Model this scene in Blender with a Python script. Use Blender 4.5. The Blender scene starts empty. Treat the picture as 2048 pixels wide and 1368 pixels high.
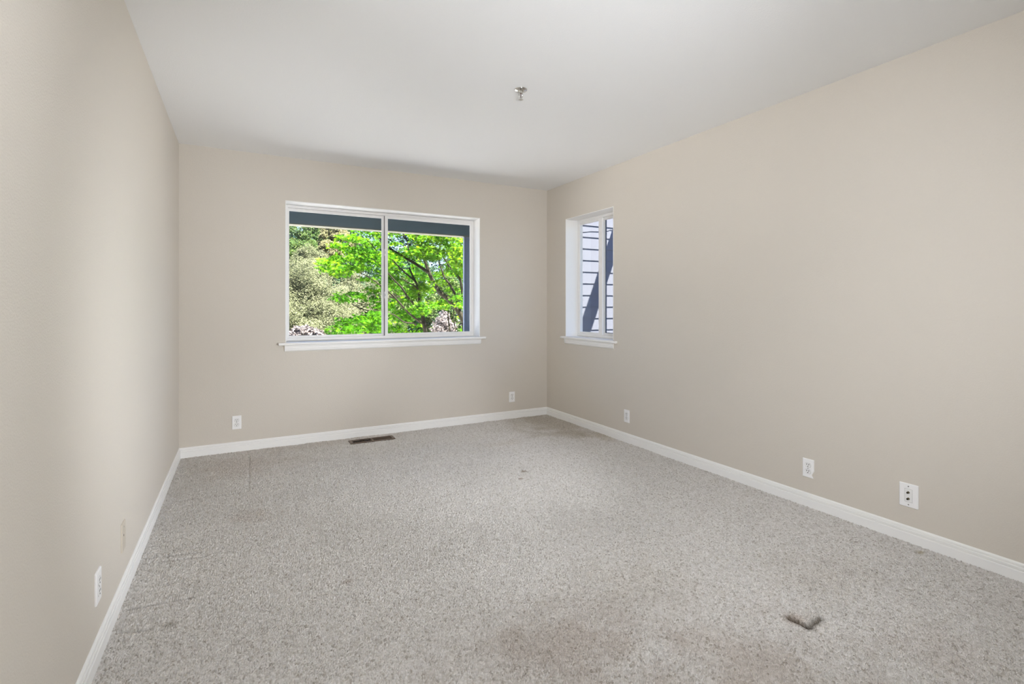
import bpy, bmesh, math, random
import numpy as np
from mathutils import Vector, Matrix, Euler

# ------------------------------------------------------------------ camera, world, sun, exposure
XL, XR, D, H, CZ = -0.4476, 3.1019, 4.8988, 2.57, 1.2397
YF = -1.6                      # wall behind the camera
YAW = 0.495
F_PX = 1003.764
sc = bpy.context.scene
col = sc.collection
cam_data = bpy.data.cameras.new('camera')
cam = bpy.data.objects.new('camera', cam_data)
col.objects.link(cam)
cam.location = (0, 0, CZ)
cam.rotation_euler = (math.pi/2, 0, -YAW)
cam_data.sensor_width = 36.0
cam_data.lens = F_PX/2048*36.0
cam_data.shift_y = -(684-612.3)/2048
cam_data.clip_start = 0.02
sc.camera = cam
sc.view_settings.view_transform = 'Standard'
sc.view_settings.look = 'None'
sc.view_settings.exposure = 0.0
sc.view_settings.gamma = 1.0
sc.cycles.max_bounces = 14
sc.cycles.diffuse_bounces = 8
sc.cycles.transparent_max_bounces = 16
sc.cycles.caustics_reflective = False
sc.cycles.caustics_refractive = False
sc.cycles.sample_clamp_indirect = 6.0

SKY_STRENGTH = 2.3
SUN_STRENGTH = 70.0
POW = dict(pendant=37.0, torch=2.0, ceil=185.0, floor=190.0, left=385.0, leftlow=95.0, right=205.0)  # strengths of the added fill lights
FILL_COL = (0.945, 0.985, 1.055)

world = bpy.data.worlds.new('sky')
sc.world = world
world.use_nodes = True
wt = world.node_tree
wt.nodes.clear()
wo = wt.nodes.new('ShaderNodeOutputWorld')
wb = wt.nodes.new('ShaderNodeBackground')
wc = wt.nodes.new('ShaderNodeTexCoord')
ws = wt.nodes.new('ShaderNodeSeparateXYZ')
wr = wt.nodes.new('ShaderNodeValToRGB')
wt.links.new(wc.outputs['Generated'], ws.inputs[0])
wt.links.new(ws.outputs['Z'], wr.inputs[0])
wt.links.new(wr.outputs[0], wb.inputs[0])
wt.links.new(wb.outputs[0], wo.inputs[0])
wr.color_ramp.elements[0].position = 0.0
wr.color_ramp.elements[0].color = (0.80, 0.90, 1.0, 1)
wr.color_ramp.elements[1].position = 0.75
wr.color_ramp.elements[1].color = (0.06, 0.24, 0.90, 1)
e = wr.color_ramp.elements.new(0.22)
e.color = (0.32, 0.58, 1.0, 1)
wb.inputs[1].default_value = SKY_STRENGTH

sun_d = bpy.data.lights.new('sun', 'SUN')
sun_d.energy = SUN_STRENGTH
sun_d.angle = math.radians(0.53)
sun_d.color = (1.0, 0.94, 0.84)
sun = bpy.data.objects.new('sun', sun_d)
col.objects.link(sun)
sun.location = (4, -4, 12)
SUN_DIR = Vector((-1, 0.60, -2.38)).normalized()
sun.rotation_euler = SUN_DIR.to_track_quat('-Z', 'Y').to_euler()


# ------------------------------------------------------------------ helpers
def lin(r, g, b):
    f = lambda c: c/12.92 if c <= 0.04045 else ((c+0.055)/1.055)**2.4
    return (f(r/255), f(g/255), f(b/255), 1)


def mat(name, color, rough=0.6, spec=0.3, metallic=0.0, bump=None, noise=None, emit=None):
    """bump = (scale, strength, distance); noise = (scale, amount) - colour mottling of the thing itself"""
    m = bpy.data.materials.new(name)
    m.use_nodes = True
    nt = m.node_tree
    p = nt.nodes['Principled BSDF']
    p.inputs['Base Color'].default_value = color
    p.inputs['Roughness'].default_value = rough
    p.inputs['Specular IOR Level'].default_value = spec
    p.inputs['Metallic'].default_value = metallic
    tc = nt.nodes.new('ShaderNodeTexCoord')
    if noise:
        n = nt.nodes.new('ShaderNodeTexNoise')
        n.inputs['Scale'].default_value = noise[0]
        n.inputs['Detail'].default_value = 4
        nt.links.new(tc.outputs['Object'], n.inputs['Vector'])
        mx = nt.nodes.new('ShaderNodeMix')
        mx.data_type = 'RGBA'
        mx.inputs['A'].default_value = tuple(c*(1-noise[1]) for c in color[:3])+(1,)
        mx.inputs['B'].default_value = tuple(min(1, c*(1+noise[1])) for c in color[:3])+(1,)
        nt.links.new(n.outputs['Fac'], mx.inputs['Factor'])
        nt.links.new(mx.outputs['Result'], p.inputs['Base Color'])
    if bump:
        n = nt.nodes.new('ShaderNodeTexNoise')
        n.inputs['Scale'].default_value = bump[0]
        n.inputs['Detail'].default_value = 3
        nt.links.new(tc.outputs['Object'], n.inputs['Vector'])
        b = nt.nodes.new('ShaderNodeBump')
        b.inputs['Strength'].default_value = bump[1]
        b.inputs['Distance'].default_value = bump[2]
        nt.links.new(n.outputs['Fac'], b.inputs['Height'])
        nt.links.new(b.outputs['Normal'], p.inputs['Normal'])
    if emit:
        p.inputs['Emission Color'].default_value = emit[0]
        p.inputs['Emission Strength'].default_value = emit[1]
    return m


def leaf_mat(name, dark, mid, light, trans=0.4, rough=0.65, spec=0.12):
    m = bpy.data.materials.new(name)
    m.use_nodes = True
    nt = m.node_tree
    nt.nodes.clear()
    out = nt.nodes.new('ShaderNodeOutputMaterial')
    at = nt.nodes.new('ShaderNodeAttribute')
    at.attribute_name = 'tone'
    r = nt.nodes.new('ShaderNodeValToRGB')
    r.color_ramp.elements[0].color = dark
    r.color_ramp.elements[1].color = light
    x = r.color_ramp.elements.new(0.5)
    x.color = mid
    nt.links.new(at.outputs['Fac'], r.inputs[0])
    p = nt.nodes.new('ShaderNodeBsdfPrincipled')
    p.inputs['Roughness'].default_value = rough
    p.inputs['Specular IOR Level'].default_value = spec
    t = nt.nodes.new('ShaderNodeBsdfTranslucent')
    mx = nt.nodes.new('ShaderNodeMixShader')
    mx.inputs[0].default_value = trans
    nt.links.new(r.outputs[0], p.inputs['Base Color'])
    nt.links.new(r.outputs[0], t.inputs['Color'])
    nt.links.new(p.outputs[0], mx.inputs[1])
    nt.links.new(t.outputs[0], mx.inputs[2])
    nt.links.new(mx.outputs[0], out.inputs[0])
    return m


def tag(o, label=None, cat=None, group=None, kind=None):
    if label: o['label'] = label
    if cat: o['category'] = cat
    if group: o['group'] = group
    if kind: o['kind'] = kind
    return o


def empty(name, loc=(0, 0, 0), rot=(0, 0, 0)):
    o = bpy.data.objects.new(name, None)
    o.empty_display_size = 0.1
    o.location = loc
    o.rotation_euler = rot
    col.objects.link(o)
    return o


class MB:
    """collects shapes and links them as ONE mesh object"""
    def __init__(self):
        self.bm = bmesh.new()

    def box(self, x0, x1, y0, y1, z0, z1, bevel=0.0, seg=2):
        b = bmesh.new()
        bmesh.ops.create_cube(b, size=1.0)
        for v in b.verts:
            v.co = Vector((x0+(v.co.x+.5)*(x1-x0), y0+(v.co.y+.5)*(y1-y0), z0+(v.co.z+.5)*(z1-z0)))
        if bevel:
            bmesh.ops.bevel(b, geom=list(b.edges), offset=bevel, segments=seg, affect='EDGES', profile=0.5)
        self.merge(b)
        return self

    def merge(self, b, mtx=None):
        me = bpy.data.meshes.new('tmp')
        if mtx is not None:
            bmesh.ops.transform(b, matrix=mtx, verts=b.verts)
        b.to_mesh(me)
        self.bm.from_mesh(me)
        bpy.data.meshes.remove(me)
        b.free()

    def cyl(self, p0, p1, r0, r1=None, n=20, caps=True):
        r1 = r0 if r1 is None else r1
        p0, p1 = Vector(p0), Vector(p1)
        b = bmesh.new()
        d = p1-p0
        bmesh.ops.create_cone(b, cap_ends=caps, segments=n, radius1=r0, radius2=r1, depth=d.length)
        m = Matrix.Translation((p0+p1)/2) @ d.to_track_quat('Z', 'Y').to_matrix().to_4x4()
        self.merge(b, m)
        return self

    def sphere(self, c, r, scale=(1, 1, 1), u=24, v=16):
        b = bmesh.new()
        bmesh.ops.create_uvsphere(b, u_segments=u, v_segments=v, radius=r)
        self.merge(b, Matrix.Translation(c) @ Matrix.Diagonal((*scale, 1)))
        return self

    def prism(self, pts, fn0, fn1):
        """closed outline pts (a,b) swept from fn0(a,b) to fn1(a,b)"""
        bm = self.bm
        A = [bm.verts.new(fn0(*p)) for p in pts]
        B = [bm.verts.new(fn1(*p)) for p in pts]
        n = len(pts)
        for i in range(n):
            bm.faces.new((A[i], A[(i+1) % n], B[(i+1) % n], B[i]))
        bm.faces.new(A[::-1])
        bm.faces.new(B)
        return self

    def tube(self, pts, radii, n=8):
        bm = self.bm
        pts = [Vector(p) for p in pts]
        rings = []
        for i, p in enumerate(pts):
            a = pts[max(0, i-1)]
            c = pts[min(len(pts)-1, i+1)]
            q = (c-a).to_track_quat('Z', 'Y')
            rings.append([bm.verts.new(p+q @ Vector((math.cos(2*math.pi*k/n)*radii[i], math.sin(2*math.pi*k/n)*radii[i], 0))) for k in range(n)])
        for r0, r1 in zip(rings, rings[1:]):
            for k in range(n):
                bm.faces.new((r0[k], r0[(k+1) % n], r1[(k+1) % n], r1[k]))
        bm.faces.new(rings[0][::-1])
        bm.faces.new(rings[-1])
        return self

    def build(self, name, m, parent=None, smooth=False):
        me = bpy.data.meshes.new(name)
        bmesh.ops.recalc_face_normals(self.bm, faces=list(self.bm.faces))
        self.bm.to_mesh(me)
        self.bm.free()
        if m: me.materials.append(m)
        if smooth:
            me.polygons.foreach_set('use_smooth', [True]*len(me.polygons))
        o = bpy.data.objects.new(name, me)
        col.objects.link(o)
        if parent: o.parent = parent
        return o


def copy_tree(o, parent=None):
    c = o.copy()
    col.objects.link(c)
    if parent: c.parent = parent
    for ch in list(o.children):
        copy_tree(ch, c)
    return c


def smooth_path(pts, radii, sub=4):
    P = [Vector(p) for p in pts]
    out, rr = [], []
    for i in range(len(P)-1):
        p0, p1, p2, p3 = P[max(0, i-1)], P[i], P[i+1], P[min(len(P)-1, i+2)]
        for k in range(sub):
            t = k/sub
            out.append(0.5*((2*p1)+(p2-p0)*t+(2*p0-5*p1+4*p2-p3)*t*t+(3*p1-p0-3*p2+p3)*t**3))
            rr.append(radii[i]*(1-t)+radii[i+1]*t)
    out.append(P[-1])
    rr.append(radii[-1])
    return out, rr


# ------------------------------------------------------------------ materials
M = {}
M['wall'] = mat('beige_wall_paint', lin(208, 201, 190), 0.62, 0.2, bump=(170, 0.45, 0.003))
M['ceiling'] = mat('white_ceiling_paint', lin(238, 238, 237), 0.75, 0.15, bump=(130, 0.28, 0.003))
M['trim'] = mat('white_trim_paint', lin(241, 240, 237), 0.38, 0.4)
M['vinyl'] = mat('white_window_frame', lin(236, 234, 231), 0.4, 0.4)
M['gasket'] = mat('grey_gasket', lin(120, 116, 116), 0.6)
M['plate'] = mat('white_plastic', lin(242, 241, 240), 0.35, 0.45)
M['recept'] = mat('white_receptacle_plastic', lin(238, 237, 235), 0.4, 0.4)
M['hole'] = mat('dark_slot', lin(28, 25, 22), 0.8)
M['seam'] = mat('shaded_seam_plastic', lin(172, 170, 168), 0.6)
M['screw'] = mat('screw_metal', lin(150, 148, 145), 0.4, 0.5, 0.7)
M['beigeplate'] = mat('beige_painted_plate', lin(196, 187, 172), 0.5, 0.3)
M['jack'] = mat('dark_brass_jack', lin(110, 100, 75), 0.3, 0.5, 1.0)
M['chrome'] = mat('chrome', lin(215, 213, 208), 0.18, 0.5, 1.0)
M['brown'] = mat('brown_register_metal', lin(104, 88, 74), 0.45, 0.4)
M['duct'] = mat('dark_duct', lin(30, 27, 25), 0.8)
M['slate'] = mat('slate_paint', lin(80, 97, 106), 0.7, 0.2, noise=(6, 0.06))
M['slateblue'] = mat('slate_blue_paint', lin(120, 130, 152), 0.7, 0.2)
M['palestrip'] = mat('pale_trim_paint', lin(98, 98, 88), 0.6)
M['siding'] = mat('lavender_grey_lap_siding', lin(97, 100, 111), 0.6, 0.2)
M['bark'] = mat('grey_brown_bark', lin(42, 40, 31), 0.9, 0.1, noise=(14, 0.35), bump=(40, 0.6, 0.01))
M['grass'] = mat('bark_mulch', lin(46, 43, 40), 0.95, 0.05, noise=(3, 0.3))
M['bounce_ground'] = mat('bounce_gravel', lin(236, 233, 228), 0.85, 0.1, noise=(4, 0.08))
M['roof'] = mat('roof_board', lin(150, 150, 150), 0.8)
M['screenframe'] = mat('navy_screen_frame', lin(62, 74, 104), 0.5)
M['lampmetal'] = mat('brushed_nickel', lin(170, 168, 165), 0.35, 0.5, 1.0)
M['globe1'] = mat('fill_globe_glow', (1, 1, 1, 1), 0.3, emit=((*FILL_COL, 1), POW['pendant']))  # glowing globes of the added fill lights
M['globe2'] = mat('fill_floor_globe_glow', (1, 1, 1, 1), 0.3, emit=((*FILL_COL, 1), POW['torch']))

gm = bpy.data.materials.new('window_glass')
gm.use_nodes = True
nt = gm.node_tree
nt.nodes.clear()
o_ = nt.nodes.new('ShaderNodeOutputMaterial')
tr = nt.nodes.new('ShaderNodeBsdfTransparent')
tr.inputs[0].default_value = (0.96, 0.97, 0.965, 1)
gl = nt.nodes.new('ShaderNodeBsdfGlossy')
gl.inputs['Roughness'].default_value = 0.02
fr = nt.nodes.new('ShaderNodeLayerWeight')
fr.inputs[0].default_value = 0.5
pw = nt.nodes.new('ShaderNodeMath')
pw.operation = 'POWER'
pw.inputs[1].default_value = 4.0
ma = nt.nodes.new('ShaderNodeMath')
ma.operation = 'MULTIPLY_ADD'
ma.inputs[1].default_value = 0.8
ma.inputs[2].default_value = 0.03
mx = nt.nodes.new('ShaderNodeMixShader')
nt.links.new(fr.outputs['Facing'], pw.inputs[0])
nt.links.new(pw.outputs[0], ma.inputs[0])
nt.links.new(ma.outputs[0], mx.inputs[0])
nt.links.new(tr.outputs[0], mx.inputs[1])
nt.links.new(gl.outputs[0], mx.inputs[2])
nt.links.new(mx.outputs[0], o_.inputs[0])
M['glass'] = gm

# carpet: yarn colour per tuft (attribute), soil, stains and painted dent shade where they lie
cm = bpy.data.materials.new('carpet_pile')
cm.use_nodes = True
nt = cm.node_tree
p = nt.nodes['Principled BSDF']
p.inputs['Roughness'].default_value = 0.95
p.inputs['Specular IOR Level'].default_value = 0.05
at = nt.nodes.new('ShaderNodeAttribute')
at.attribute_name = 'yarn'
nt.links.new(at.outputs['Color'], p.inputs['Base Color'])
M['carpet'] = cm

# ------------------------------------------------------------------ room shell
WT = 0.20                                    # wall thickness
ZS, ZT = 0.912, 2.185                        # window openings
W1A, W1B = 0.347, 2.255
W2A, W2B = 3.724, 4.522


def struct(o):
    o['kind'] = 'structure'
    return o


w = MB()
w.box(XL-WT, W1A, D, D+WT, -0.1, H+.1)
w.box(W1B, XR+WT, D, D+WT, -0.1, H+.1)
w.box(W1A, W1B, D, D+WT, -0.1, ZS)
w.box(W1A, W1B, D, D+WT, ZT, H+.1)
struct(w.build('wall_back', M['wall']))
w = MB()
w.box(XR, XR+WT, YF-WT, W2A, -0.1, H+.1)
w.box(XR, XR+WT, W2B, D, -0.1, H+.1)
w.box(XR, XR+WT, W2A, W2B, -0.1, ZS)
w.box(XR, XR+WT, W2A, W2B, ZT, H+.1)
struct(w.build('wall_right', M['wall']))
struct(MB().box(XL-WT, XL, YF-WT, D, -0.1, H+.1).build('wall_left', M['wall']))
struct(MB().box(XL, XR, YF-WT, YF, -0.1, H+.1).build('wall_front', M['wall']))
struct(MB().box(XL-WT, XR+WT, YF-WT, D+WT, H, H+.12).build('ceiling', M['ceiling']))


# carpet with real pile relief ------------------------------------------------
def vnoise(x, y, seed):
    """smooth value noise in [0,1]"""
    xi, yi = np.floor(x).astype(np.int64), np.floor(y).astype(np.int64)
    fx, fy = x-xi, y-yi
    fx, fy = fx*fx*(3-2*fx), fy*fy*(3-2*fy)

    def h(a, b):
        n = (a*374761393+b*668265263+seed*1274126177) & 0xffffffff
        n = ((n ^ (n >> 13))*1274126177) & 0xffffffff
        n = (n ^ (n >> 16)) & 0xffffffff
        return n/4294967295.0
    return (h(xi, yi)*(1-fx)+h(xi+1, yi)*fx)*(1-fy)+(h(xi, yi+1)*(1-fx)+h(xi+1, yi+1)*fx)*fy


def hash2(a, b, seed):
    n = (a*374761393+b*668265263+seed*974126177) & 0xffffffff
    n = ((n ^ (n >> 13))*1274126177) & 0xffffffff
    n = (n ^ (n >> 16)) & 0xffffffff
    return n/4294967295.0


def seg_dist(X, Y, a, b):
    ax, ay = a
    bx, by = b
    L = (bx-ax)**2+(by-ay)**2
    t = np.clip(((X-ax)*(bx-ax)+(Y-ay)*(by-ay))/L, 0, 1)
    return np.hypot(X-ax-t*(bx-ax), Y-ay-t*(by-ay)), t


VX0, VX1, VY0, VY1 = 0.866, 1.269, 4.645, 4.765     # floor register


def make_carpet():
    ys = np.concatenate([np.linspace(YF, 0.55, 12)[:-1], np.arange(0.55, 2.3, 0.0019), np.arange(2.3, 3.5, 0.0032), np.arange(3.5, D+.004, 0.0055)])
    xs = np.arange(XL-.002, XR+.004, 0.0024)
    X, Y = np.meshgrid(xs, ys)
    X = X+(vnoise(X*300, Y*300, 5)-.5)*.001
    cell = 0.0078
    WX = X+.0045*(vnoise(X*170, Y*170, 61)-.5)+.003*(vnoise(X*420, Y*420, 62)-.5)
    WYc = Y+.0045*(vnoise(X*170, Y*170, 63)-.5)+.003*(vnoise(X*420, Y*420, 64)-.5)
    gx, gy = np.floor(WX/cell).astype(np.int64), np.floor(WYc/cell).astype(np.int64)
    f1 = np.full(X.shape, 9.0)
    f2 = np.full(X.shape, 9.0)
    tone = np.zeros(X.shape)
    for dx in (-1, 0, 1):
        for dy in (-1, 0, 1):
            cx, cy = gx+dx, gy+dy
            th = hash2(gx*0+cx, cy, 3)*math.pi
            ux = WX/cell-(cx+.1+.8*hash2(cx, cy, 1))
            uy = WYc/cell-(cy+.1+.8*hash2(cx, cy, 2))
            d = np.hypot((ux*np.cos(th)+uy*np.sin(th))*.75, (-ux*np.sin(th)+uy*np.cos(th))*1.25)
            k = d < f1
            f2 = np.where(k, f1, np.minimum(f2, d))
            tone = np.where(k, hash2(cx, cy, 7), tone)
            f1 = np.where(k, d, f1)
    edge = np.clip((f2-f1)/.32, 0, 1)
    open_ = np.clip(.35+1.1*vnoise(X*75, Y*75, 66), 0, 1)        # how far neighbouring tufts part
    Z = -0.013*open_*(1-edge)**1.2-.004*(1-np.sqrt(np.clip(1-f1*f1, 0, 1)))-.003*tone+.004*(vnoise(X*9, Y*9, 11)-.5)
    # base yarn: warm light grey; random darker flecks also stand in for pile shading
    base = np.array([0.69, 0.662, 0.626])
    f = 0.82+0.30*tone
    f = np.where(tone < 0.08, 0.58+tone*3, f)
    C = base[None, None, :]*f[..., None]**np.array([.92, 1.0, 1.12])
    # broad soil, worn pile
    big = vnoise(X*1.7+3, Y*1.7, 21)*.6+vnoise(X*5, Y*5, 22)*.4
    C *= (0.955+0.09*big)[..., None]

    def stain(cx, cy, rx, ry, tint, amt, seed, rag=.7):
        d = np.hypot((X-cx)/rx, (Y-cy)/ry)+rag*(vnoise(X*9, Y*9, seed)-.5)+.3*(vnoise(X*40, Y*40, seed+1)-.5)
        k = np.clip(1.15-d, 0, 1)
        k = (k*k*(3-2*k))*amt
        C[:] = C*(1-k[..., None])+C*np.array(tint)[None, None, :]*k[..., None]
    stain(2.95, 4.50, 0.60, 0.75, (.74, .70, .63), .85, 31)
    stain(2.85, 4.02, 0.22, 0.16, (.72, .68, .60), .6, 33)
    stain(3.02, 3.86, 0.16, 0.22, (.72, .67, .56), .7, 35)
    stain(0.05, 4.45, 0.45, 0.40, (.88, .84, .82), .7, 37)
    stain(0.75, 4.80, 0.8, 0.12, (.86, .82, .79), .6, 39)
    stain(1.05, 1.50, 0.50, 0.32, (.74, .69, .65), .75, 41)
    stain(1.55, 1.10, 0.45, 0.30, (.78, .73, .69), .7, 43)
    stain(1.55, 1.75, 0.40, 0.30, (.88, .86, .83), .6, 45)
    stain(0.42, 2.35, 0.022, 0.016, (.60, .54, .50), .8, 47)
    stain(-0.25, 2.36, 0.035, 0.03, (.62, .60, .57), .7, 49)
    stain(0.05, 3.35, 0.14, 0.14, (.84, .80, .77), .6, 51)
    stain(1.87, 3.28, 0.035, 0.03, (.42, .36, .30), .9, 53)
    stain(1.77, 3.15, 0.025, 0.02, (.45, .38, .32), .9, 55)
    stain(3.02, 1.25, 0.028, 0.02, (.60, .54, .40), .8, 57)
    stain(2.35, 1.35, 0.30, 0.25, (.88, .86, .83), .6, 59)
    stain(2.10, 4.05, 0.25, 0.12, (.86, .83, .78), .5, 61)
    stain(2.2, 0.85, 0.2, 0.2, (.84, .80, .78), .6, 63)
    # dents left by furniture, with their shade painted into the yarn, and the tear
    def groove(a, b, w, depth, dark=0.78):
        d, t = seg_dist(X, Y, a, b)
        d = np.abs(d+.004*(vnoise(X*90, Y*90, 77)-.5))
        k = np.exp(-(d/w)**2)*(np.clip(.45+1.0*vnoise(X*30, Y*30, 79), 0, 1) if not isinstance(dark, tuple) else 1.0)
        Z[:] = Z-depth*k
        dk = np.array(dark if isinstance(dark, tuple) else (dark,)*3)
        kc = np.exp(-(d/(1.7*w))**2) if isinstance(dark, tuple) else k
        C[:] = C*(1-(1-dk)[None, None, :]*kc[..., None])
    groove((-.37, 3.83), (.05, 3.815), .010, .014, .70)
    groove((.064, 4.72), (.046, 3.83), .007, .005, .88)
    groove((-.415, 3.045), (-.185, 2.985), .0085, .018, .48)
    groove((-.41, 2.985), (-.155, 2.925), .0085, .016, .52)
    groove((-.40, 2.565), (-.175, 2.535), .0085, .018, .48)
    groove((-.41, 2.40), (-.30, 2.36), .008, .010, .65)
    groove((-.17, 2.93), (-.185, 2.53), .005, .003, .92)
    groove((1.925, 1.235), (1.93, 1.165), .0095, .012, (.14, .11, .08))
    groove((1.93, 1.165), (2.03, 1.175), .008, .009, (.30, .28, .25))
    stain(1.93, 1.22, 0.045, 0.04, (.80, .72, .66), .7, 65)
    ny, nx = X.shape
    co = np.stack([X, Y, Z], -1).reshape(-1, 3).astype(np.float32)
    i, j = np.meshgrid(np.arange(ny-1), np.arange(nx-1), indexing='ij')
    a = (i*nx+j)
    xc, yc = xs[None, :-1]+.002, ys[:-1, None]+.002
    keep = ~((xc > VX0+.014) & (xc < VX1-.014) & (yc > VY0+.007) & (yc < VY1-.007))
    a = a[keep]
    faces = np.stack([a, a+1, a+nx+1, a+nx], -1).astype(np.int32)
    me = bpy.data.meshes.new('floor')
    me.vertices.add(len(co))
    me.vertices.foreach_set('co', co.ravel())
    me.loops.add(faces.size)
    me.loops.foreach_set('vertex_index', faces.ravel())
    me.polygons.add(len(faces))
    me.polygons.foreach_set('loop_start', np.arange(0, faces.size, 4, dtype=np.int32))
    me.polygons.foreach_set('use_smooth', np.ones(len(faces), dtype=bool))
    me.update(calc_edges=True)
    ca = me.color_attributes.new('yarn', 'FLOAT_COLOR', 'POINT')
    rgba = np.ones((len(co), 4), dtype=np.float32)
    rgba[:, :3] = np.clip(C.reshape(-1, 3), 0, 1)
    ca.data.foreach_set('color', rgba.ravel())
    me.materials.append(M['carpet'])
    o = bpy.data.objects.new('floor', me)
    col.objects.link(o)
    return struct(o)


make_carpet()

# baseboards -------------------------------------------------------------------
BB = [(0, -.01), (.014, -.01), (.014, .0425), (.0125, .0448), (.0055, .0455), (.0055, .0488), (.0112, .0503), (.0120, .060), (.0105, .0625),
      (.0045, .0632), (.0045, .0656), (.0090, .0668), (.0085, .073), (.0060, .078), (.0025, .080), (0, .080)]
b = MB().prism(BB, lambda t, z: (XL+t, D-t, z), lambda t, z: (XR-t, D-t, z))
struct(b.build('baseboard_back', M['trim']))
b = MB().prism(BB, lambda t, z: (XR-t, D-t, z), lambda t, z: (XR-t, YF, z))
struct(b.build('baseboard_right', M['trim']))
b = MB().prism(BB, lambda t, z: (XL+t, D-t, z), lambda t, z: (XL+t, YF, z))
struct(b.build('baseboard_left', M['trim']))


# windows ----------------------------------------------------------------------
# local frame: x along the opening, y outward through the wall, z up; origin at the opening's lower left, inner wall face
def make_window(name, W, loc, rotz, narrow=False):
    Hh = ZT-ZS
    root = empty(name, loc, (0, 0, rotz))
    root['kind'] = 'structure'
    fy = 0.155                                # frame front, measured from the wall face
    t = 0.008
    l = MB()                                  # painted return of the opening
    l.box(-.0005, t, -.001, WT+.004, 0, Hh, .0035)
    l.box(W-t, W+.0005, -.001, WT+.004, 0, Hh, .0035)
    l.box(.0005, W-.0005, -.0006, WT+.0035, Hh-t, Hh+.0005, .0035)
    l.build('jamb_liner', M['trim'], root)
    f = MB()                                  # outer frame with its stepped tracks
    fw = 0.026
    for (a, b_) in ((t, t+fw), (W-t-fw, W-t)):
        f.box(a, b_, fy, fy+.05, .004, Hh-t, .002)
    f.box(t+.0005, W-t-.0005, fy+.0008, fy+.0495, .0045, .030, .002)
    f.box(t+.0005, W-t-.0005, fy+.0008, fy+.0495, Hh-t-fw, Hh-t-.0005, .002)
    f.box(t+.0015, W-t-.0015, fy-.006, fy+.01, Hh-t-.010, Hh-t-.001, .002)
    f.box(t+.0015, W-t-.0015, fy-.006, fy+.01, .003, .016, .002)
    f.build('window_frame', M['vinyl'], root)
    mid = .419 if narrow else .925
    def sash(x0, x1, y, sl, sr):
        s = MB()
        z0, z1 = .030, Hh-t-fw
        sb, st = .022, .026
        s.box(x0, x0+sl, y, y+.018, z0, z1, .002)
        s.box(x1-sr, x1, y, y+.018, z0, z1, .002)
        s.box(x0+sl-.001, x1-sr+.001, y+.001, y+.017, z0, z0+sb, .002)
        s.box(x0+sl-.001, x1-sr+.001, y+.001, y+.017, z1-st, z1, .002)
        so = s.build('sash', M['vinyl'], root)
        g = MB().box(x0+sl-.004, x1-sr+.004, y+.007, y+.011, z0+sb-.004, z1-st+.004)
        g.build('glass_pane', M['glass'], so)
        return so
    if narrow:                                # the far sash slides on the inner track
        s1 = sash(t+fw-.002, .432, fy+.003, .014, .060)
        s2 = sash(.400, W-t-fw+.002, fy+.026, .035, .014)
    else:
        s1 = sash(t+fw-.002, mid+.010, fy+.026, .014, .033)
        s2 = sash(mid+.004, W-t-fw+.002, fy+.004, .030, .014)
        gk = MB().box(mid-.0015, mid+.0035, fy+.012, fy+.030, .032, Hh-t-fw-.002)
        gk.build('weather_seal', M['gasket'], s2)
    # stool and apron
    s = MB()
    prof = [(-.001, -.024), (-.030, -.024), (-.036, -.018), (-.036, -.008), (-.031, -.001), (-.026, .001), (fy+.004, .001), (fy+.004, -.010), (-.001, -.012)]
    s.prism([(a, z) for a, z in [(.0, -.022), (-.030, -.022), (-.036, -.016), (-.036, -.007), (-.031, -.001), (-.026, .001), (0, .001)]],
            lambda a, z: (-.055, a, z), lambda a, z: (W+.055, a, z))
    s.box(.001, W-.001, -.002, fy+.003, -.020, .001)
    s.build('stool', M['trim'], root)
    a = MB()
    ap = [(0, -.022), (-.019, -.022), (-.019, -.030), (-.015, -.034), (-.015, -.052), (-.012, -.055), (-.012, -.062), (-.008, -.072), (0, -.078)]
    a.prism(ap, lambda y, z: (-.006, y, z), lambda y, z: (W+.006, y, z))
    a.build('apron', M['trim'], root)
    return root, s1, s2


# window_1: local x = +X, outward = +Y
win1, s1a, s1b = make_window('window_1', W1B-W1A, (W1A, D, ZS), 0)
for zz in (0.868, 0.440):
    k = MB()
    k.box(.9225, .9325, .150, .162, zz-.035, zz+.035, .003)
    k.box(.9245, .9305, .140, .153, zz-.014, zz+.016, .002)
    lk = k.build('sash_lock', M['vinyl'], s1b)
    MB().box(.9250, .9300, .1385, .141, zz-.009, zz-.003).box(.9250, .9300, .1385, .141, zz+.005, zz+.010).build('lock_slot', M['hole'], s1b)
# window_2: on the right wall, local x runs towards -Y, outward = +X
win2, s2a, s2b = make_window('window_2', W2B-W2A, (XR, W2B, ZS), -math.pi/2, True)
sf = MB()
Wd = W2B-W2A
for (x0, x1, z0, z1) in ((.437, .449, .045, 1.232), (.437, .77, 1.214, 1.232), (.758, .770, .045, 1.232), (.437, .77, .045, .057)):
    sf.box(x0, x1, .196, .203, z0, z1)
sf.build('screen_frame', M['screenframe'], win2)


# ------------------------------------------------------------------ wall plates
# local frame: plate in XZ, front towards -Y, back on the wall at y = 0
def rounded_rect(w, h, r, n=5):
    pts = []
    for cx, cz, a0 in ((w/2-r, h/2-r, 0), (-w/2+r, h/2-r, 90), (-w/2+r, -h/2+r, 180), (w/2-r, -h/2+r, 270)):
        for k in range(n+1):
            a = math.radians(a0+90*k/n)
            pts.append((cx+r*math.cos(a), cz+r*math.sin(a)))
    return pts


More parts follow.
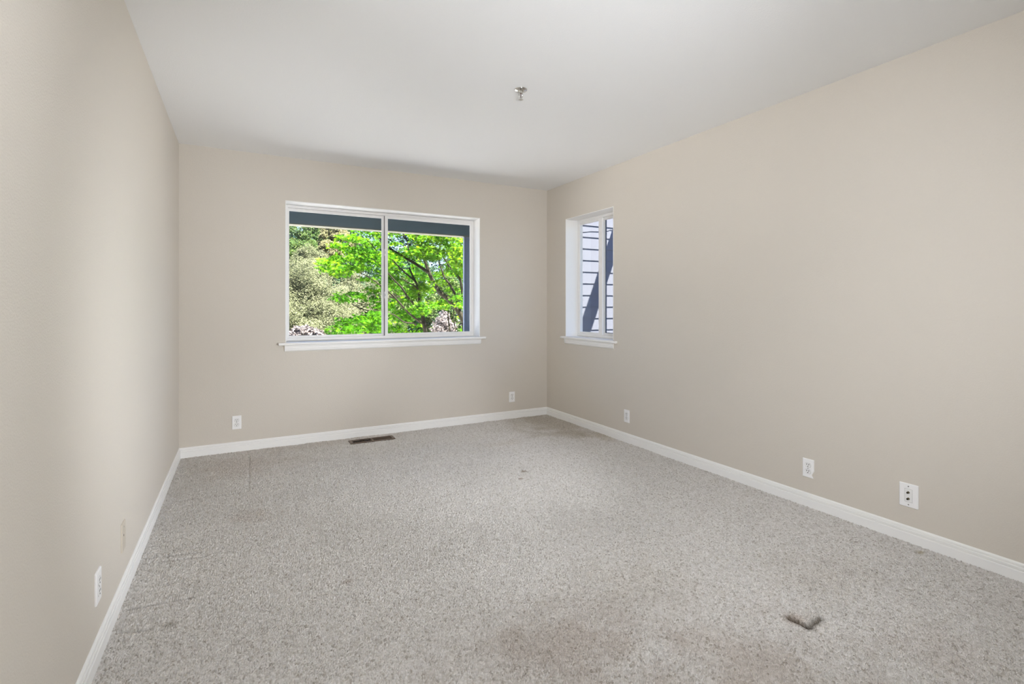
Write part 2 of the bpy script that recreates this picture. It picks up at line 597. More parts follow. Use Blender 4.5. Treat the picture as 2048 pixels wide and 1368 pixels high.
def plate_shape(mb, outline, thick=.0062, chamfer=.0028):
    bm = mb.bm
    n = len(outline)
    cx = sum(p[0] for p in outline)/n
    cz = sum(p[1] for p in outline)/n
    def inset(p, d):
        v = Vector((p[0], p[1]))
        return (p[0]-d*(1 if p[0] > 0 else -1), p[1]-d*(1 if p[1] > 0 else -1))
    levels = [(0.0, 0.0), (thick-chamfer, 0.0), (thick-.0008, chamfer*.5), (thick, chamfer)]
    rings = [[bm.verts.new((*[inset(p, d)[0]], -y, inset(p, d)[1])) for p in outline] for y, d in levels]
    for r0, r1 in zip(rings, rings[1:]):
        for i in range(n):
            bm.faces.new((r0[i], r0[(i+1) % n], r1[(i+1) % n], r1[i]))
    bm.faces.new(rings[-1])
    bm.faces.new(rings[0][::-1])


def recept_outline(r=.0172, flat=.0132, n=9):
    pts = []
    a0 = math.acos(flat/r)
    for k in range(n):
        a = math.pi/2-a0*0 - 0
    # circle clipped at top and bottom
    for k in range(40):
        a = 2*math.pi*k/40
        pts.append((r*math.cos(a), max(-flat, min(flat, r*math.sin(a)))))
    return pts


def receptacle(parent, zc):
    m = MB()
    ol = recept_outline()
    m.prism([(a, b) for a, b in ol], lambda a, b: (a, -.004, zc+b), lambda a, b: (a*.97, -.0082, zc+b*.97))
    rc = m.build('receptacle', M['recept'], parent)
    for sx in (-.0064, .0064):
        MB().box(sx-.0014, sx+.0014, -.0088, -.006, zc+.0005, zc+.0092).build('slot', M['hole'], rc)
    MB().cyl((0, -.006, zc-.0075), (0, -.0088, zc-.0075), .0028, n=14).build('ground_hole', M['hole'], rc)
    gp = MB()
    gp.prism([(a*1.06, b*1.06) for a, b in ol], lambda a, b: (a, -.0055, zc+b), lambda a, b: (a, -.00635, zc+b))
    gp.build('gap', M['seam'], rc)
    return rc


def make_outlet(label, loc, rotz, outline=None):
    r = empty('electrical_outlet', loc, (0, 0, rotz))
    tag(r, label, 'outlet', 'white duplex outlets low on the walls')
    m = MB()
    plate_shape(m, outline or rounded_rect(.070, .1143, .003, 3))
    m.build('wall_plate', M['plate'], r)
    receptacle(r, .0195)
    receptacle(r, -.0195)
    MB().cyl((0, -.006, 0), (0, -.0072, 0), .003, n=14).build('screw', M['screw'], r)
    return r


R_BACK, R_RIGHT, R_LEFT = 0, math.pi/2*-1, math.pi/2     # -Y front; -X front; +X front
# rotation about Z: front (0,-1) -> right wall faces -X: rotate by -90deg ; left wall faces +X: +90deg
o1 = make_outlet('white duplex outlet on the back wall near the left corner below the big window', (-.033, D, .2445), R_BACK)
o2 = copy_tree(o1)
o2.location = (2.643, D, .2345)
o2['label'] = 'white duplex outlet on the back wall close to the right corner'
o3 = copy_tree(o1)
o3.location = (XR, 3.535, .235)
o3.rotation_euler.z = R_RIGHT
o3['label'] = 'white duplex outlet on the right wall below the narrow window'
notch = [(.035, -.012), (.034, -.018), (.0265, -.030), (.0225, -.036), (.0245, -.043), (.0305, -.0525), (.034, -.0568)]
ol = [(.032, .0572), (-.032, .0572), (-.035, .0542), (-.035, -.0542), (-.032, -.0572), (.026, -.0572), (.034, -.0572)]
chip = [(.0335, .0572), (-.0335, .0572), (-.035, .0555), (-.035, -.0555), (-.0335, -.0572), (.0305, -.0572),
        (.0275, -.0510), (.0235, -.0440), (.0215, -.0375), (.0235, -.0330), (.0275, -.0265), (.0320, -.0180), (.035, -.0130), (.035, .0555)]
o4 = make_outlet('white duplex outlet with a broken lower right corner, beside the coax plate', (XR, 1.868, .234), R_RIGHT, chip)
o5 = copy_tree(o1)
o5.location = (XL, 2.256, .250)
o5.rotation_euler.z = R_LEFT
o5['label'] = 'white duplex outlet on the left wall, nearest to the camera'

cx = empty('coax_wall_plate', (XR, 1.335, .2415), (0, 0, R_RIGHT))
tag(cx, 'large white wall plate with two cable jacks, low on the right wall', 'wall plate')
m = MB()
plate_shape(m, rounded_rect(.086, .123, .003, 3), .0068)
m.build('wall_plate', M['plate'], cx)
ins = MB().box(-.0168, .0168, -.0078, -.005, -.0335, .0335, .0008).build('insert', M['recept'], cx)
gg = MB()
for (x0, x1, z0, z1) in ((-.0178, -.0166, -.0345, .0345), (.0166, .0178, -.0345, .0345), (-.0178, .0178, .0333, .0345), (-.0178, .0178, -.0345, -.0333)):
    gg.box(x0, x1, -.0070, -.0060, z0, z1)
gg.build('gap', M['seam'], cx)
for zc in (.0165, -.0165):
    j = MB()
    j.cyl((0, -.007, zc), (0, -.0105, zc), .0066, n=6)
    j.cyl((0, -.0105, zc), (0, -.0195, zc), .0047, n=20)
    jo = j.build('coax_jack', M['jack'], cx)
    MB().cyl((0, -.0192, zc), (0, -.0199, zc), .0034, n=16).build('jack_opening', M['hole'], jo)
for zc in (.048, -.048):
    MB().cyl((0, -.0065, zc), (0, -.0078, zc), .0032, n=14).build('screw', M['screw'], cx)

bp = empty('blank_wall_plate', (XL, 2.690, .252), (0, 0, R_LEFT))
tag(bp, 'beige painted blank plate with a small dark hole, low on the left wall', 'wall plate')
m = MB()
plate_shape(m, rounded_rect(.072, .122, .003, 3), .0052)
m.build('wall_plate', M['beigeplate'], bp)
MB().cyl((-.006, -.004, .006), (-.006, -.0056, .006), .0042, n=14).build('hole', M['hole'], bp)
MB().cyl((0, -.0045, .041), (0, -.0058, .041), .003, n=12).build('screw', M['screw'], bp)
MB().cyl((0, -.0045, -.041), (0, -.0058, -.041), .003, n=12).build('screw', M['beigeplate'], bp)

# ------------------------------------------------------------------ floor register
vr = empty('floor_register', ((VX0+VX1)/2, (VY0+VY1)/2, .001))
tag(vr, 'brown metal floor register with slats in the carpet under the big window', 'vent')
hw, hd = (VX1-VX0)/2, (VY1-VY0)/2
m = MB()
m.box(-hw, -hw+.026, -hd, hd, -.002, .006, .0015)
m.box(hw-.026, hw, -hd, hd, -.002, .006, .0015)
m.box(-hw+.02, hw-.02, -hd, -hd+.010, -.002, .006, .0015)
m.box(-hw+.02, hw-.02, hd-.010, hd, -.002, .006, .0015)
m.build('register_frame', M['brown'], vr)
for side in (-1, 1):
    m = MB()
    x0, x1 = (-hw+.028, -.008) if side < 0 else (.008, hw-.028)
    n = 13
    for k in range(n):
        xc = x0+(x1-x0)*(k+.5)/n
        lean = side*-.0045
        y0, y1 = -hd+.008, hd-.008
        m.prism([(xc-.0013, .0035), (xc+.0013, .0035), (xc+.0013+lean, -.012), (xc-.0013+lean, -.012)], lambda a, z: (a, y0, z), lambda a, z: (a, y1, z))
    m.build('louvers', M['brown'], vr)
MB().box(-.007, .007, -hd+.008, hd-.008, -.010, .005, .001).build('center_bar', M['brown'], vr)
m = MB()
m.box(-hw+.016, hw-.016, -hd+.012, hd-.012, -.125, -.12)
m.box(-hw+.016, -hw+.018, -hd+.012, hd-.012, -.125, -.003)
m.box(hw-.018, hw-.016, -hd+.012, hd-.012, -.125, -.003)
m.box(-hw+.016, hw-.016, -hd+.012, -hd+.014, -.125, -.003)
m.box(-hw+.016, hw-.016, hd-.014, hd-.012, -.125, -.003)
m.build('duct', M['duct'], vr)

# ------------------------------------------------------------------ fire sprinkler on the ceiling
sp = empty('fire_sprinkler', (1.514, 2.690, H))
tag(sp, 'chrome pendant fire sprinkler head on the white ceiling', 'sprinkler')
m = MB()
m.cyl((0, 0, 0), (0, 0, -.004), .040, .038, n=40)
m.cyl((0, 0, -.004), (0, 0, -.010), .037, .020, n=40)
m.build('escutcheon', M['chrome'], sp)
m = MB()
m.cyl((0, 0, -.008), (0, 0, -.022), .0105, n=20)
m.cyl((0, 0, -.014), (0, 0, -.020), .013, n=6)
m.build('body', M['chrome'], sp)
m = MB()
for sx in (-1, 1):
    pts, rr = smooth_path([(sx*.010, 0, -.020), (sx*.0125, 0, -.032), (sx*.009, 0, -.046), (0, 0, -.054)], [.0024, .0024, .0022, .0026])
    m.tube(pts, rr, 8)
m.cyl((0, 0, -.050), (0, 0, -.060), .0045, n=12)
m.build('frame_arms', M['chrome'], sp)
MB().cyl((0, 0, -.022), (0, 0, -.050), .0022, n=10).build('glass_bulb', mat('bulb_red', lin(70, 40, 36), .2, .5), sp)
m = MB()
m.cyl((0, 0, -.060), (0, 0, -.0615), .010, n=24)
for k in range(10):
    a = 2*math.pi*k/10
    c, s = math.cos(a), math.sin(a)
    b = bmesh.new()
    bmesh.ops.create_cube(b, size=1)
    bmesh.ops.scale(b, vec=(.007, .0035, .0012), verts=b.verts)
    m.merge(b, Matrix.Rotation(a, 4, 'Z') @ Matrix.Translation((.0125, 0, -.0615)) @ Matrix.Rotation(.25, 4, 'Y'))
m.build('deflector', M['chrome'], sp)

# ------------------------------------------------------------------ added fill lamps, out of view behind and above the camera
pl = empty('fill_pendant', (0.30, 0.55, H))
tag(pl, 'unseen opal globe pendant added above the view to brighten the room', 'lamp')
MB().cyl((0, 0, 0), (0, 0, -.025), .06, n=32).build('canopy', M['lampmetal'], pl)
MB().cyl((0, 0, -.02), (0, 0, -.30), .006, n=12).build('stem', M['lampmetal'], pl)
MB().sphere((0, 0, -.45), .16, u=32, v=20).build('globe', M['globe1'], pl, True)
fl = empty('fill_floor_globe', (0.30, -1.1, 0))
tag(fl, 'unseen opal globe on a stand added behind the camera as fill light', 'lamp')
MB().cyl((0, 0, -.004), (0, 0, .025), .15, .14, n=40).build('base', M['lampmetal'], fl)
MB().cyl((0, 0, .02), (0, 0, 1.30), .012, n=16).build('pole', M['lampmetal'], fl)
MB().sphere((0, 0, 1.50), .22, u=32, v=20).build('globe', M['globe2'], fl, True)

def fill_spots(x, y, label, heads, top=2.0):  # added spot heads aimed to even out the room light
    sl = empty('fill_spot_stand', (x, y, 0))
    tag(sl, label, 'lamp')
    MB().cyl((0, 0, -.004), (0, 0, .03), .16, .15, n=40).build('base', M['lampmetal'], sl)
    MB().cyl((0, 0, .02), (0, 0, top), .014, n=16).build('pole', M['lampmetal'], sl)
    for nm, z, target, ang, blend in heads:
        if POW[nm] <= 0: continue
        dr = (Vector(target)-Vector((x, y, z))).normalized()
        hp = Vector((0, 0, z))+Vector((dr.x, dr.y, 0)).normalized()*.12
        dr = (Vector(target)-Vector((x, y, 0))-hp).normalized()
        hd_ = MB().cyl(hp-dr*.12, hp+dr*.02, .075, .085, n=24, caps=False)
        hd_.cyl(hp-dr*.12, hp-dr*.115, .075, n=24)
        hd_.cyl((0, 0, z), hp-dr*.11, .012, n=10)
        hd_.build('fill_spot_head', M['lampmetal'], sl)
        ld = bpy.data.lights.new('fill_spot_bulb', 'SPOT')
        ld.energy = POW[nm]
        ld.color = FILL_COL
        ld.spot_size = math.radians(ang)
        ld.spot_blend = blend
        ld.shadow_soft_size = .06
        lo = bpy.data.objects.new('fill_spot_bulb', ld)
        col.objects.link(lo)
        lo.parent = sl
        lo.location = hp+dr*.03
        lo.rotation_euler = dr.to_track_quat('-Z', 'Y').to_euler()


fill_spots(0.42, -0.55, 'unseen spot heads added behind the camera to brighten ceiling and right wall',
          (('ceil', 1.15, (1.8, 4.0, H), 66, 1.0), ('right', 1.65, (XR, 2.9, 1.2), 85, 1.0)))
fill_spots(2.85, 0.45, 'unseen spot heads added by the right wall to brighten left wall and floor',
          (('leftlow', .62, (XL, 2.0, .75), 60, 1.0), ('left', .62, (XL, 4.0, 1.2), 56, 0.9), ('floor', 2.25, (1.35, 4.1, 0), 40, 1.0)), 2.3)

# ------------------------------------------------------------------ outside: house parts
GZ = -0.7
struct(MB().box(-30, 40, -14, 60, GZ-.3, GZ).build('ground', M['grass']))
struct(MB().box(-9.0, 5.0, 6.7, 14.0, GZ, GZ+.04).build('bounce_ground', M['bounce_ground']))  # unseen pale ground added to bounce sunlight up to the ceiling
struct(MB().box(XL-.7, XR+1.25, YF-.8, D+1.02, H+.13, H+.25).build('roof_slab', M['roof']))  # eaves drawn out to keep sun off the narrow window and porch beam

c_ = MB()  # dark outer skin added to cut warm bounce onto the wing siding
ex = XR+WT
c_.box(ex, ex+.02, YF-WT, W2A, GZ, H+.1)
c_.box(ex, ex+.02, W2B, D+WT+.02, GZ, H+.1)
c_.box(ex, ex+.02, W2A, W2B, GZ, ZS)
c_.box(ex, ex+.02, W2A, W2B, ZT, H+.1)
struct(c_.build('cladding_right', M['slate']))
c_ = MB()
ey = D+WT
c_.box(XL-WT, W1A, ey, ey+.02, GZ, H+.1)
c_.box(W1B, ex, ey, ey+.02, GZ, H+.1)
c_.box(W1A, W1B, ey, ey+.02, GZ, ZS)
c_.box(W1A, W1B, ey, ey+.02, ZT, H+.1)
struct(c_.build('cladding_back', M['slate']))

# lapped siding of the house wing, seen through the narrow window
WY = 6.2
m = MB()
EXP = .177
z0 = 2.472-20*EXP
k = 0
while z0+k*EXP < 4.6:
    za, zb = z0+k*EXP, z0+(k+1)*EXP
    m.prism([(WY-.013, za), (WY-.006, zb+.012), (WY+.05, zb+.012), (WY+.05, za)], lambda y, z: (3.75, y, z), lambda y, z: (9.5, y, z))
    k += 1
m.box(3.76, 9.5, WY+.04, WY+.2, GZ, 4.6)
struct(m.build('wall_wing', M['siding']))
ob = MB().box(5.545, 5.775, 5.35, WY+.02, 3.38, 3.42)  # unseen board added to cast the diagonal shadow band on the siding
o = ob.build('shadow_caster_board', M['palestrip'])
tag(o, 'unseen board added high on the siding to cast its diagonal shadow', 'board')
wpts, wr_ = smooth_path([(4.1, WY-.0125, 2.33), (4.56, WY-.0125, 2.365), (4.70, WY-.0125, 2.385), (4.86, WY-.0125, 2.395), (5.02, WY-.0125, 2.415), (5.10, WY-.0125, 2.445), (5.155, WY-.0125, 2.44), (5.5, WY-.0125, 2.46)], [.0024]*8)
tag(MB().tube(wpts, wr_, 8).build('cable', mat('dark_grey_cable', lin(58, 62, 70), 0.6)), 'thin grey cable running along the pale siding', 'cable')

# porch beam and post outside the big window
pb = empty('porch_beam', (1.4, 6.05, 2.15))
tag(pb, 'dark slate porch beam across the top of the big window view', 'beam')
MB().box(-5.0, 2.1, -.07, .07, .0, .34).build('beam', M['slate'], pb)
MB().box(-5.0, 2.1, -.072, .072, -.012, .0).build('soffit_strip', M['palestrip'], pb)
pp = empty('porch_post', (2.58, 6.05, GZ+.04))
tag(pp, 'slate blue porch post at the right edge of the big window view', 'post')
MB().box(-.040, .045, -.045, .0, 0, 2.15-.012-GZ-.04, .004).build('shaft', M['slateblue'], pp)
MB().box(-.07, .07, -.07, .07, 0, .12, .006).build('base', M['slateblue'], pp)

# ------------------------------------------------------------------ vegetation
cY, sY = math.cos(YAW), math.sin(YAW)


def along(px, py, y):
    """the point at depth y (room axis) in the direction of a spot seen in the view from the camera's place"""
    r, u = (px-1024)/F_PX, -(py-612.3)/F_PX
    d = Vector((r*cY+sY, -r*sY+cY, u))
    return d*(y/d.y)+Vector((0, 0, CZ))


def leaves(name, clumps, n, size, shape, m, parent, seed, up=0.5, out=0.6, rnd=0.7, shell=0.5, tone_lo=0.0, tone_hi=1.0):
    """clumps: (centre, (rx,ry,rz)[, tone shift]); one mesh of many small leaves"""
    rng = np.random.default_rng(seed)
    C = np.array([list(c[0]) for c in clumps])
    R = np.array([list(c[1]) for c in clumps])
    T = np.array([c[2] if len(c) > 2 else 0.0 for c in clumps])
    wgt = (R[:, 0]*R[:, 1]*R[:, 2])**(2/3)
    idx = rng.choice(len(C), n, p=wgt/wgt.sum())
    d = rng.normal(size=(n, 3))
    d /= np.linalg.norm(d, axis=1)[:, None]
    rad = shell+(1-shell)*rng.random(n)**.6
    # bumpy outline
    bump = 1+.22*np.sin(d[:, 0]*5+idx*1.7)*np.cos(d[:, 2]*6+idx)+.12*np.sin(d[:, 1]*11+idx*2.1)
    P = C[idx]+R[idx]*d*(rad*bump)[:, None]
    N = out*d+np.array([0, 0, up])+rnd*rng.normal(size=(n, 3))
    N /= np.linalg.norm(N, axis=1)[:, None]
    A = np.cross(N, rng.normal(size=(n, 3)))
    A /= np.linalg.norm(A, axis=1)[:, None]
    B = np.cross(N, A)
    if shape == 'palm':
        angs = np.radians([-90, -52, -28, 10, 26, 62, 74, 90, 106, 118, 154, 170, 208, 232])
        rads = np.array([.12, .62, .34, .82, .36, .92, .40, 1.0, .40, .92, .36, .82, .34, .62])
        T2 = np.stack([np.cos(angs)*rads, np.sin(angs)*rads], 1)
        dz = -.25*rads**2
    elif shape == 'oval':
        T2 = np.array([[0, -1], [.42, -.25], [.36, .45], [0, 1], [-.36, .45], [-.42, -.25]])
        dz = np.array([-.15, .05, .05, -.2, .05, .05])
    else:                       # spray: a small feathery twig of needles
        T2 = np.array([[0, -1], [.16, -.5], [.5, -.3], [.2, .0], [.42, .3], [.1, .4], [0, 1], [-.1, .4], [-.42, .3], [-.2, 0], [-.5, -.3], [-.16, -.5]])
        dz = np.array([0, 0, -.15, 0, -.15, 0, -.3, 0, -.15, 0, -.15, 0])
    S = size*(.65+.7*rng.random(n))
    k = len(T2)
    V = P[:, None, :]+S[:, None, None]*(T2[None, :, :1]*A[:, None, :]+T2[None, :, 1:]*B[:, None, :]+dz[None, :, None]*N[:, None, :])
    V = V.reshape(-1, 3).astype(np.float32)
    me = bpy.data.meshes.new(name)
    me.vertices.add(len(V))
    me.vertices.foreach_set('co', V.ravel())
    me.loops.add(len(V))
    me.loops.foreach_set('vertex_index', np.arange(len(V), dtype=np.int32))
    me.polygons.add(n)
    me.polygons.foreach_set('loop_start', np.arange(0, len(V), k, dtype=np.int32))
    me.update(calc_edges=True)
    tone = np.clip(tone_lo+(tone_hi-tone_lo)*rng.random(n)+T[idx], 0, 1)
    a = me.attributes.new('tone', 'FLOAT', 'POINT')
    a.data.foreach_set('value', np.repeat(tone, k).astype(np.float32))
    me.materials.append(m)
    o = bpy.data.objects.new(name, me)
    col.objects.link(o)
    o.parent = parent
    return o


L = {}
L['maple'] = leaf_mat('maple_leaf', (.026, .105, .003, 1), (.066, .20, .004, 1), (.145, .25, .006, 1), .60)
L['pale'] = leaf_mat('pale_grey_green_leaf', (.09, .105, .055, 1), (.145, .16, .09, 1), (.20, .205, .13, 1), .45)
L['conifer'] = leaf_mat('dark_conifer_needles', (0.0102, 0.0382, 0.0238, 1), (0.0298, 0.0765, 0.0425, 1), (0.0765, 0.1360, 0.0595, 1), .15)
L['broad'] = leaf_mat('mid_green_leaf', (.03, .07, .02, 1), (.075, .125, .035, 1), (.13, .17, .055, 1), .4)
L['blossom'] = leaf_mat('pale_blossom', (.10, .085, .085, 1), (.17, .145, .145, 1), (.24, .215, .22, 1), .3)
L['straw'] = leaf_mat('straw_coloured_foliage', (.13, .14, .06, 1), (.20, .19, .10, 1), (.27, .25, .15, 1), .45)


def lobes(clumps, k, frac, seed):
    rng = random.Random(seed)
    out = []
    for c in clumps:
        rx, ry, rz = c[1]
        for _ in range(k):
            d = Vector((rng.gauss(0, 1), rng.gauss(0, 1), rng.gauss(0, 1))).normalized()
            f = frac*rng.uniform(.7, 1.25)
            out.append((Vector(c[0])+Vector((d.x*rx*.72, d.y*ry*.72, d.z*rz*.72)), (rx*f, ry*f, max(rz, rx*.8)*f), (c[2] if len(c) > 2 else 0)+rng.uniform(-.12, .12)))
    return out


def tree(name, label, base, trunk_top, trunk_r, clumps, n, size, shape, m, seed, group=None, cat='tree', limbs=True, lobe=0, **kw):
    base = (trunk_top[0], base[1], base[2])
    r = empty(name, base)
    tag(r, label, cat, group)
    b = Vector(base)
    t = MB()
    top = Vector(trunk_top)-b
    pts, rr = smooth_path([(0, 0, -.05), top*.35+Vector((.04, .02, 0)), top*.7+Vector((-.03, 0, 0)), top], [trunk_r, trunk_r*.8, trunk_r*.55, trunk_r*.2])
    t.tube(pts, rr, 10)
    if limbs:
        for c in clumps:
            e_ = Vector(c[0])-b
            s_ = top*min(.95, max(.2, (e_.z/top.z)*.75))
            if (e_-s_).length > .05:
                t.tube([s_, (s_+e_)/2+Vector((0, 0, -.04*(e_-s_).length)), e_], [trunk_r*.35, trunk_r*.22, trunk_r*.08], 6)
    t.build('trunk', M['bark'], r, True)
    cl = [(Vector(c[0])-b, *c[1:]) for c in (lobes(clumps, lobe, .42, seed) if lobe else clumps)]
    leaves('foliage', cl, n, size, shape, m, r, seed, **kw)
    return r


def clumps_at(spec):
    """spec rows: px, py, depth, rx, rz[, tone] -> clump tuples"""
    return [(along(s[0], s[1], s[2]), (s[3], s[3], s[4]), s[5] if len(s) > 5 else 0.0) for s in spec]


# --- the maple outside the right half of the big window: a trunk with limbs and layered sprays
def maple():
    Y0 = 9.3
    base = along(936, 660, Y0)
    base.z = GZ
    r = empty('maple_tree', base)
    tag(r, 'bright green maple with dark spreading limbs filling the right of the big window', 'tree')
    t = MB()
    def limb(rows, r0, r1, dy=0.0, y=Y0):
        n = len(rows)
        pts = [along(a, b_, y+dy*i/max(1, n-1))-base for i, (a, b_) in enumerate(rows)]
        rr = [r0+(r1-r0)*i/max(1, n-1) for i in range(n)]
        p_, q_ = smooth_path(pts, rr, 3)
        t.tube(p_, q_, 8)
    # main stem and limbs
    foot = Vector((0, 0, -.05))
    st = along(929, 645, Y0)-base
    p_, q_ = smooth_path([foot, foot.lerp(st, .5)+Vector((.03, 0, 0)), st], [.085, .07, .058], 4)
    t.tube(p_, q_, 10)
    limb([(929, 645), (915, 620), (895, 597), (880, 585), (868, 566), (858, 545), (847, 514), (837, 490), (832, 468), (824, 440)], .056, .018, .5)
    limb([(857, 545), (833, 529), (816, 519), (800, 509), (777, 495), (750, 474), (722, 452)], .034, .010, -.5)
    limb([(922, 618), (914, 600), (907, 582), (897, 565), (889, 555), (880, 530), (874, 505)], .034, .012, .6)
    limb([(926, 600), (921, 562), (912, 548), (900, 536), (891, 520), (883, 510), (869, 492), (855, 470), (845, 450)], .026, .008, .3)
    limb([(873, 509), (879, 497), (888, 474), (895, 452)], .012, .007, .2)
    limb([(851, 668), (847, 639), (840, 617), (838, 596), (836, 574), (827, 556), (818, 535)], .042, .014, .2, 8.9)
    limb([(836, 578), (827, 570), (816, 565), (803, 556)], .016, .008, -.2, 8.9)
    limb([(840, 618), (832, 612), (817, 596), (803, 575), (789, 561), (776, 546), (758, 528), (735, 512)], .022, .007, -.5, 8.9)
    limb([(846, 648), (822, 630), (808, 616), (794, 600), (782, 588), (765, 574), (742, 557), (719, 545)], .022, .007, -.5, 8.9)
    limb([(832, 650), (826, 646), (810, 645), (798, 637), (789, 630), (778, 627), (752, 622), (727, 619), (703, 608)], .016, .006, -.4, 8.7)
    limb([(826, 520), (818, 501), (814, 482), (806, 468), (800, 450)], .012, .007, .1)
    limb([(830, 562), (812, 547), (795, 531), (776, 510), (759, 509), (742, 487), (721, 470)], .017, .006, -.4, 9.0)
    limb([(900, 665), (897, 640), (896, 610), (900, 585)], .018, .008, .4, 10.2)
    limb([(912, 668), (908, 640), (906, 615)], .014, .006, .4, 10.2)
    t.build('trunk', M['bark'], r, True)
    rng = random.Random(5)
    cl = []
    # right of the mullion: full cover, in flat sprays at several depths
    for _ in range(120):
        px, py = rng.uniform(772, 960), rng.uniform(425, 672)
        y = rng.choice([rng.uniform(8.7, 9.2), rng.uniform(9.6, 12.0), rng.uniform(9.6, 12.0)])
        if 850 < px < 915 and 625 < py: continue
        w_ = rng.uniform(.16, .36)
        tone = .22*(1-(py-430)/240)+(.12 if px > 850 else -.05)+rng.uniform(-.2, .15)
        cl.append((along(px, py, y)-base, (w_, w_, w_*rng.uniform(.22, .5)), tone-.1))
    # left half: sprays reaching out
    rows = [(730, 455), (755, 465), (700, 475), (725, 480), (750, 490), (680, 490), (705, 500), (735, 505), (760, 510), (690, 512), (715, 520),
            (668, 522), (745, 525), (700, 535), (665, 535), (728, 540), (757, 545), (682, 545), (655, 527), (735, 560), (760, 575), (690, 590), (715, 590), (745, 600),
            (700, 640), (725, 632), (750, 625), (760, 645), (735, 655), (705, 660), (690, 650), (680, 665), (715, 645), (755, 662), (740, 640), (770, 610)]
    for (px, py) in rows:
        w_ = rng.uniform(.18, .32)
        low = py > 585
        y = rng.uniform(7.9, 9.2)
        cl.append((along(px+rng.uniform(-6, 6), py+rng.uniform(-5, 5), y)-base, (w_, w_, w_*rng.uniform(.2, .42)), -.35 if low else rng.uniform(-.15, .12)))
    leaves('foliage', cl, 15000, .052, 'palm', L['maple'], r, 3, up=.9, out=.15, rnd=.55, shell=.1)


maple()

# --- pale grey-green trees at the left of the view
tree('pale_tree', 'pale grey green rounded tree filling the lower left of the big window', (1.45, 15.0, GZ), along(600, 560, 15), .16,
     clumps_at([(578, 575, 14.5, .85, .75), (600, 600, 14.2, .9, .7), (630, 590, 14.6, .9, .7), (655, 610, 14.4, .75, .6), (580, 625, 13.8, .8, .6), (610, 640, 13.6, .8, .55),
                (645, 645, 13.8, .75, .55), (675, 615, 14.8, .6, .5), (628, 562, 14.6, .7, .6), (590, 660, 13.4, .8, .5), (665, 660, 13.8, .7, .5), (560, 600, 14.0, .8, .8), (535, 585, 14.4, .9, .8), (505, 600, 14.4, .9, .8), (530, 640, 13.8, .9, .7), (495, 650, 14.0, .9, .7), (470, 610, 14.6, .9, .8), (515, 560, 14.8, .8, .7), (440, 640, 14.4, .9, .8), (475, 570, 15, .8, .7)]),
     150000, .020, 'oval', L['pale'], 11, lobe=9, up=1.0, out=.5, rnd=.5)
tree('pale_tree', 'small pale olive tree with a rounded crown in front of the dark conifers', (2.9, 17.5, GZ), along(625, 535, 17.5), .12,
     clumps_at([(625, 535, 17.5, .75, .65, -.1), (608, 550, 17.5, .6, .55, -.1), (642, 548, 17.6, .55, .6, -.1), (622, 522, 17.6, .55, .4, .0)]),
     30000, .023, 'oval', L['pale'], 12, lobe=9, up=1.0, out=.5, rnd=.5)
tree('straw_tree', 'straw coloured feathery tree between the dark conifers', (5.0, 19.6, GZ), along(660, 480, 19.6), .12,
     clumps_at([(664, 462, 20.2, .4, .3), (657, 480, 19.8, .4, .3), (661, 498, 19.4, .45, .3), (678, 474, 20.0, .45, .3), (645, 492, 19.6, .32, .26), (690, 485, 19.7, .45, .3), (668, 512, 19.1, .45, .28)]),
     15000, .032, 'oval', L['straw'], 13, lobe=7, up=1.0, out=.5, rnd=.5)
tree('blossom_shrub', 'pale pink flowering shrub at the bottom left of the big window view', (1.35, 11.6, GZ), along(608, 662, 11.6), .07,
     clumps_at([(604, 662, 11.6, .2, .11), (618, 666, 11.6, .23, .11), (632, 669, 11.6, .18, .09), (592, 670, 11.6, .18, .09)]),
     2600, .045, 'oval', L['blossom'], 14, cat='shrub')
tree('blossom_shrub', 'pale grey flowering shrub seen low between the maple stems', (6.0, 13.0, GZ), along(890, 640, 13.0), .07,
     clumps_at([(884, 646, 13.0, .22, .2, .2), (896, 655, 13.0, .24, .2, .2), (876, 660, 12.9, .2, .16, .2), (889, 634, 13.1, .14, .16, .2)]),
     2200, .035, 'oval', L['blossom'], 15, cat='shrub')
tree('pale_tree', 'pale tree behind the maple limbs just left of the window mullion', (4.4, 16.5, GZ), along(735, 600, 16.5), .13,
     clumps_at([(713, 575, 16.9, 0.68, 0.54), (733, 595, 16.7, 0.72, 0.54), (753, 615, 16.5, 0.72, 0.54), (708, 620, 16.3, 0.72, 0.54), (738, 640, 16.1, 0.77, 0.54), (768, 590, 16.9, 0.64, 0.54), (698, 600, 16.5, 0.51, 0.45)]),
     36000, .024, 'oval', L['pale'], 16, lobe=9, up=1.0, out=.5, rnd=.5)

# --- dark conifers and broad trees behind
def conifer(label, px, top_py, y, wid, seed, lean=0.0, n=5200, m='conifer'):
    tp = along(px, top_py, y)
    base = (tp.x, tp.y, GZ)
    cl = []
    rng = random.Random(seed)
    z = tp.z
    lev = 0
    while z > GZ+.3:
        w_ = min(wid, .25+(tp.z-z)*.30)
        for q in range(3 if w_ > .5 else 1):
            a = rng.uniform(0, 6.28)
            cl.append((Vector((tp.x+math.cos(a)*w_*.45, tp.y+math.sin(a)*w_*.45, z+rng.uniform(-.15, .15))), (w_*.62, w_*.62, .28), rng.uniform(-.25, .3)))
        z -= .42
    tree('conifer_tree', label, base, tp, .2, cl, n*3, .08, 'spray', L[m], seed, group='dark conifers behind the garden', limbs=False, up=.35, out=.7)


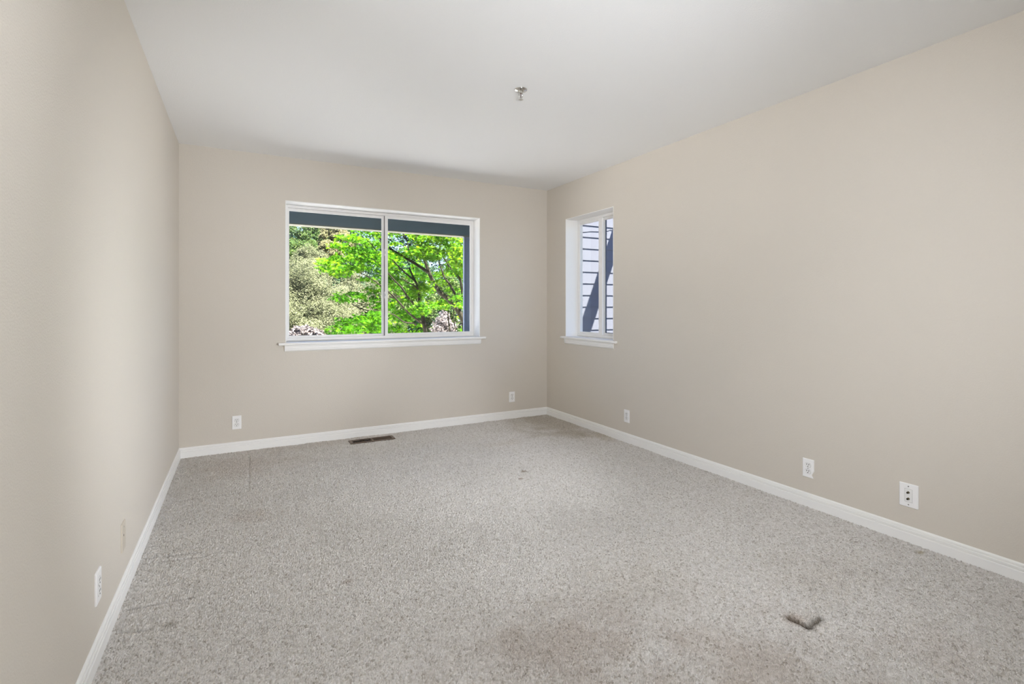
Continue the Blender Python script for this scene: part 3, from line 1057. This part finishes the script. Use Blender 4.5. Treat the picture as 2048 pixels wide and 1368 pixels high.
conifer('dark green conifer at the left edge of the big window view', 572, 405, 24.5, 1.15, 101)
conifer('blue green conifer second from the left edge of the big window view', 612, 440, 29, 1.6, 102, n=5600)
conifer('tall dark conifer behind the straw coloured tree', 648, 395, 34, 1.9, 103)
conifer('dark conifer behind the upper left sprays of the maple', 706, 400, 24.5, 1.15, 104)
conifer('dark conifer hidden mostly by the window mullion', 765, 395, 29, 1.8, 105)
conifer('dark conifer behind the middle of the maple', 830, 400, 24, 1.5, 106, n=4200)
conifer('dark conifer behind the right part of the maple', 905, 390, 29, 1.9, 107, n=4200)
tree('broad_tree', 'light green broadleaf tree in front of the leftmost conifer', (2.0, 21, GZ), along(598, 490, 21), .16,
     clumps_at([(602, 462, 22.0, .5, .4), (606, 482, 21.6, .55, .4), (594, 500, 21.2, .6, .4), (582, 516, 20.8, .6, .4), (612, 502, 21.2, .5, .36), (576, 540, 20.4, .6, .4), (600, 526, 20.7, .6, .38), (555, 505, 21.0, .8, .6), (530, 520, 20.8, .9, .7), (545, 475, 21.8, .8, .6), (515, 490, 21.6, .9, .7), (500, 525, 21, .9, .8), (530, 450, 22.2, .8, .6), (485, 500, 21.8, .9, .8), (500, 465, 22.2, .8, .7), (460, 525, 21.6, .9, .9)]),
     52000, .036, 'oval', L['broad'], 17, lobe=8, up=1.0, out=.5, rnd=.5)
tree('broad_tree', 'mid green broadleaf tree low behind the maple stems', (6.0, 18.6, GZ), along(854, 620, 18.6), .16,
     clumps_at([(804, 640, 18.0, 0.75, .7), (834, 610, 18.5, 0.75, .8), (864, 640, 18.0, 0.75, .7), (894, 610, 18.5, 0.75, .8), (929, 640, 18.0, 0.75, .8), (814, 580, 19.0, .7, .6), (914, 580, 19.0, .7, .6), (874, 575, 19.0, .8, .7)]),
     18000, .05, 'oval', L['broad'], 19, lobe=7)
tree('broad_tree', 'mid green broadleaf tree between the conifers at the top left of the big window', (3.4, 27, GZ), along(636, 450, 27), .16,
     clumps_at([(634, 440, 27.4, .7, .6, -.1), (640, 462, 26.9, .8, .5, -.15), (628, 478, 26.5, .7, .5, -.1), (646, 488, 26.2, .7, .5, -.2), (622, 500, 25.9, .7, .5, -.1)]),
     14000, .045, 'oval', L['broad'], 21, lobe=7, up=.9, out=.5, rnd=.5)
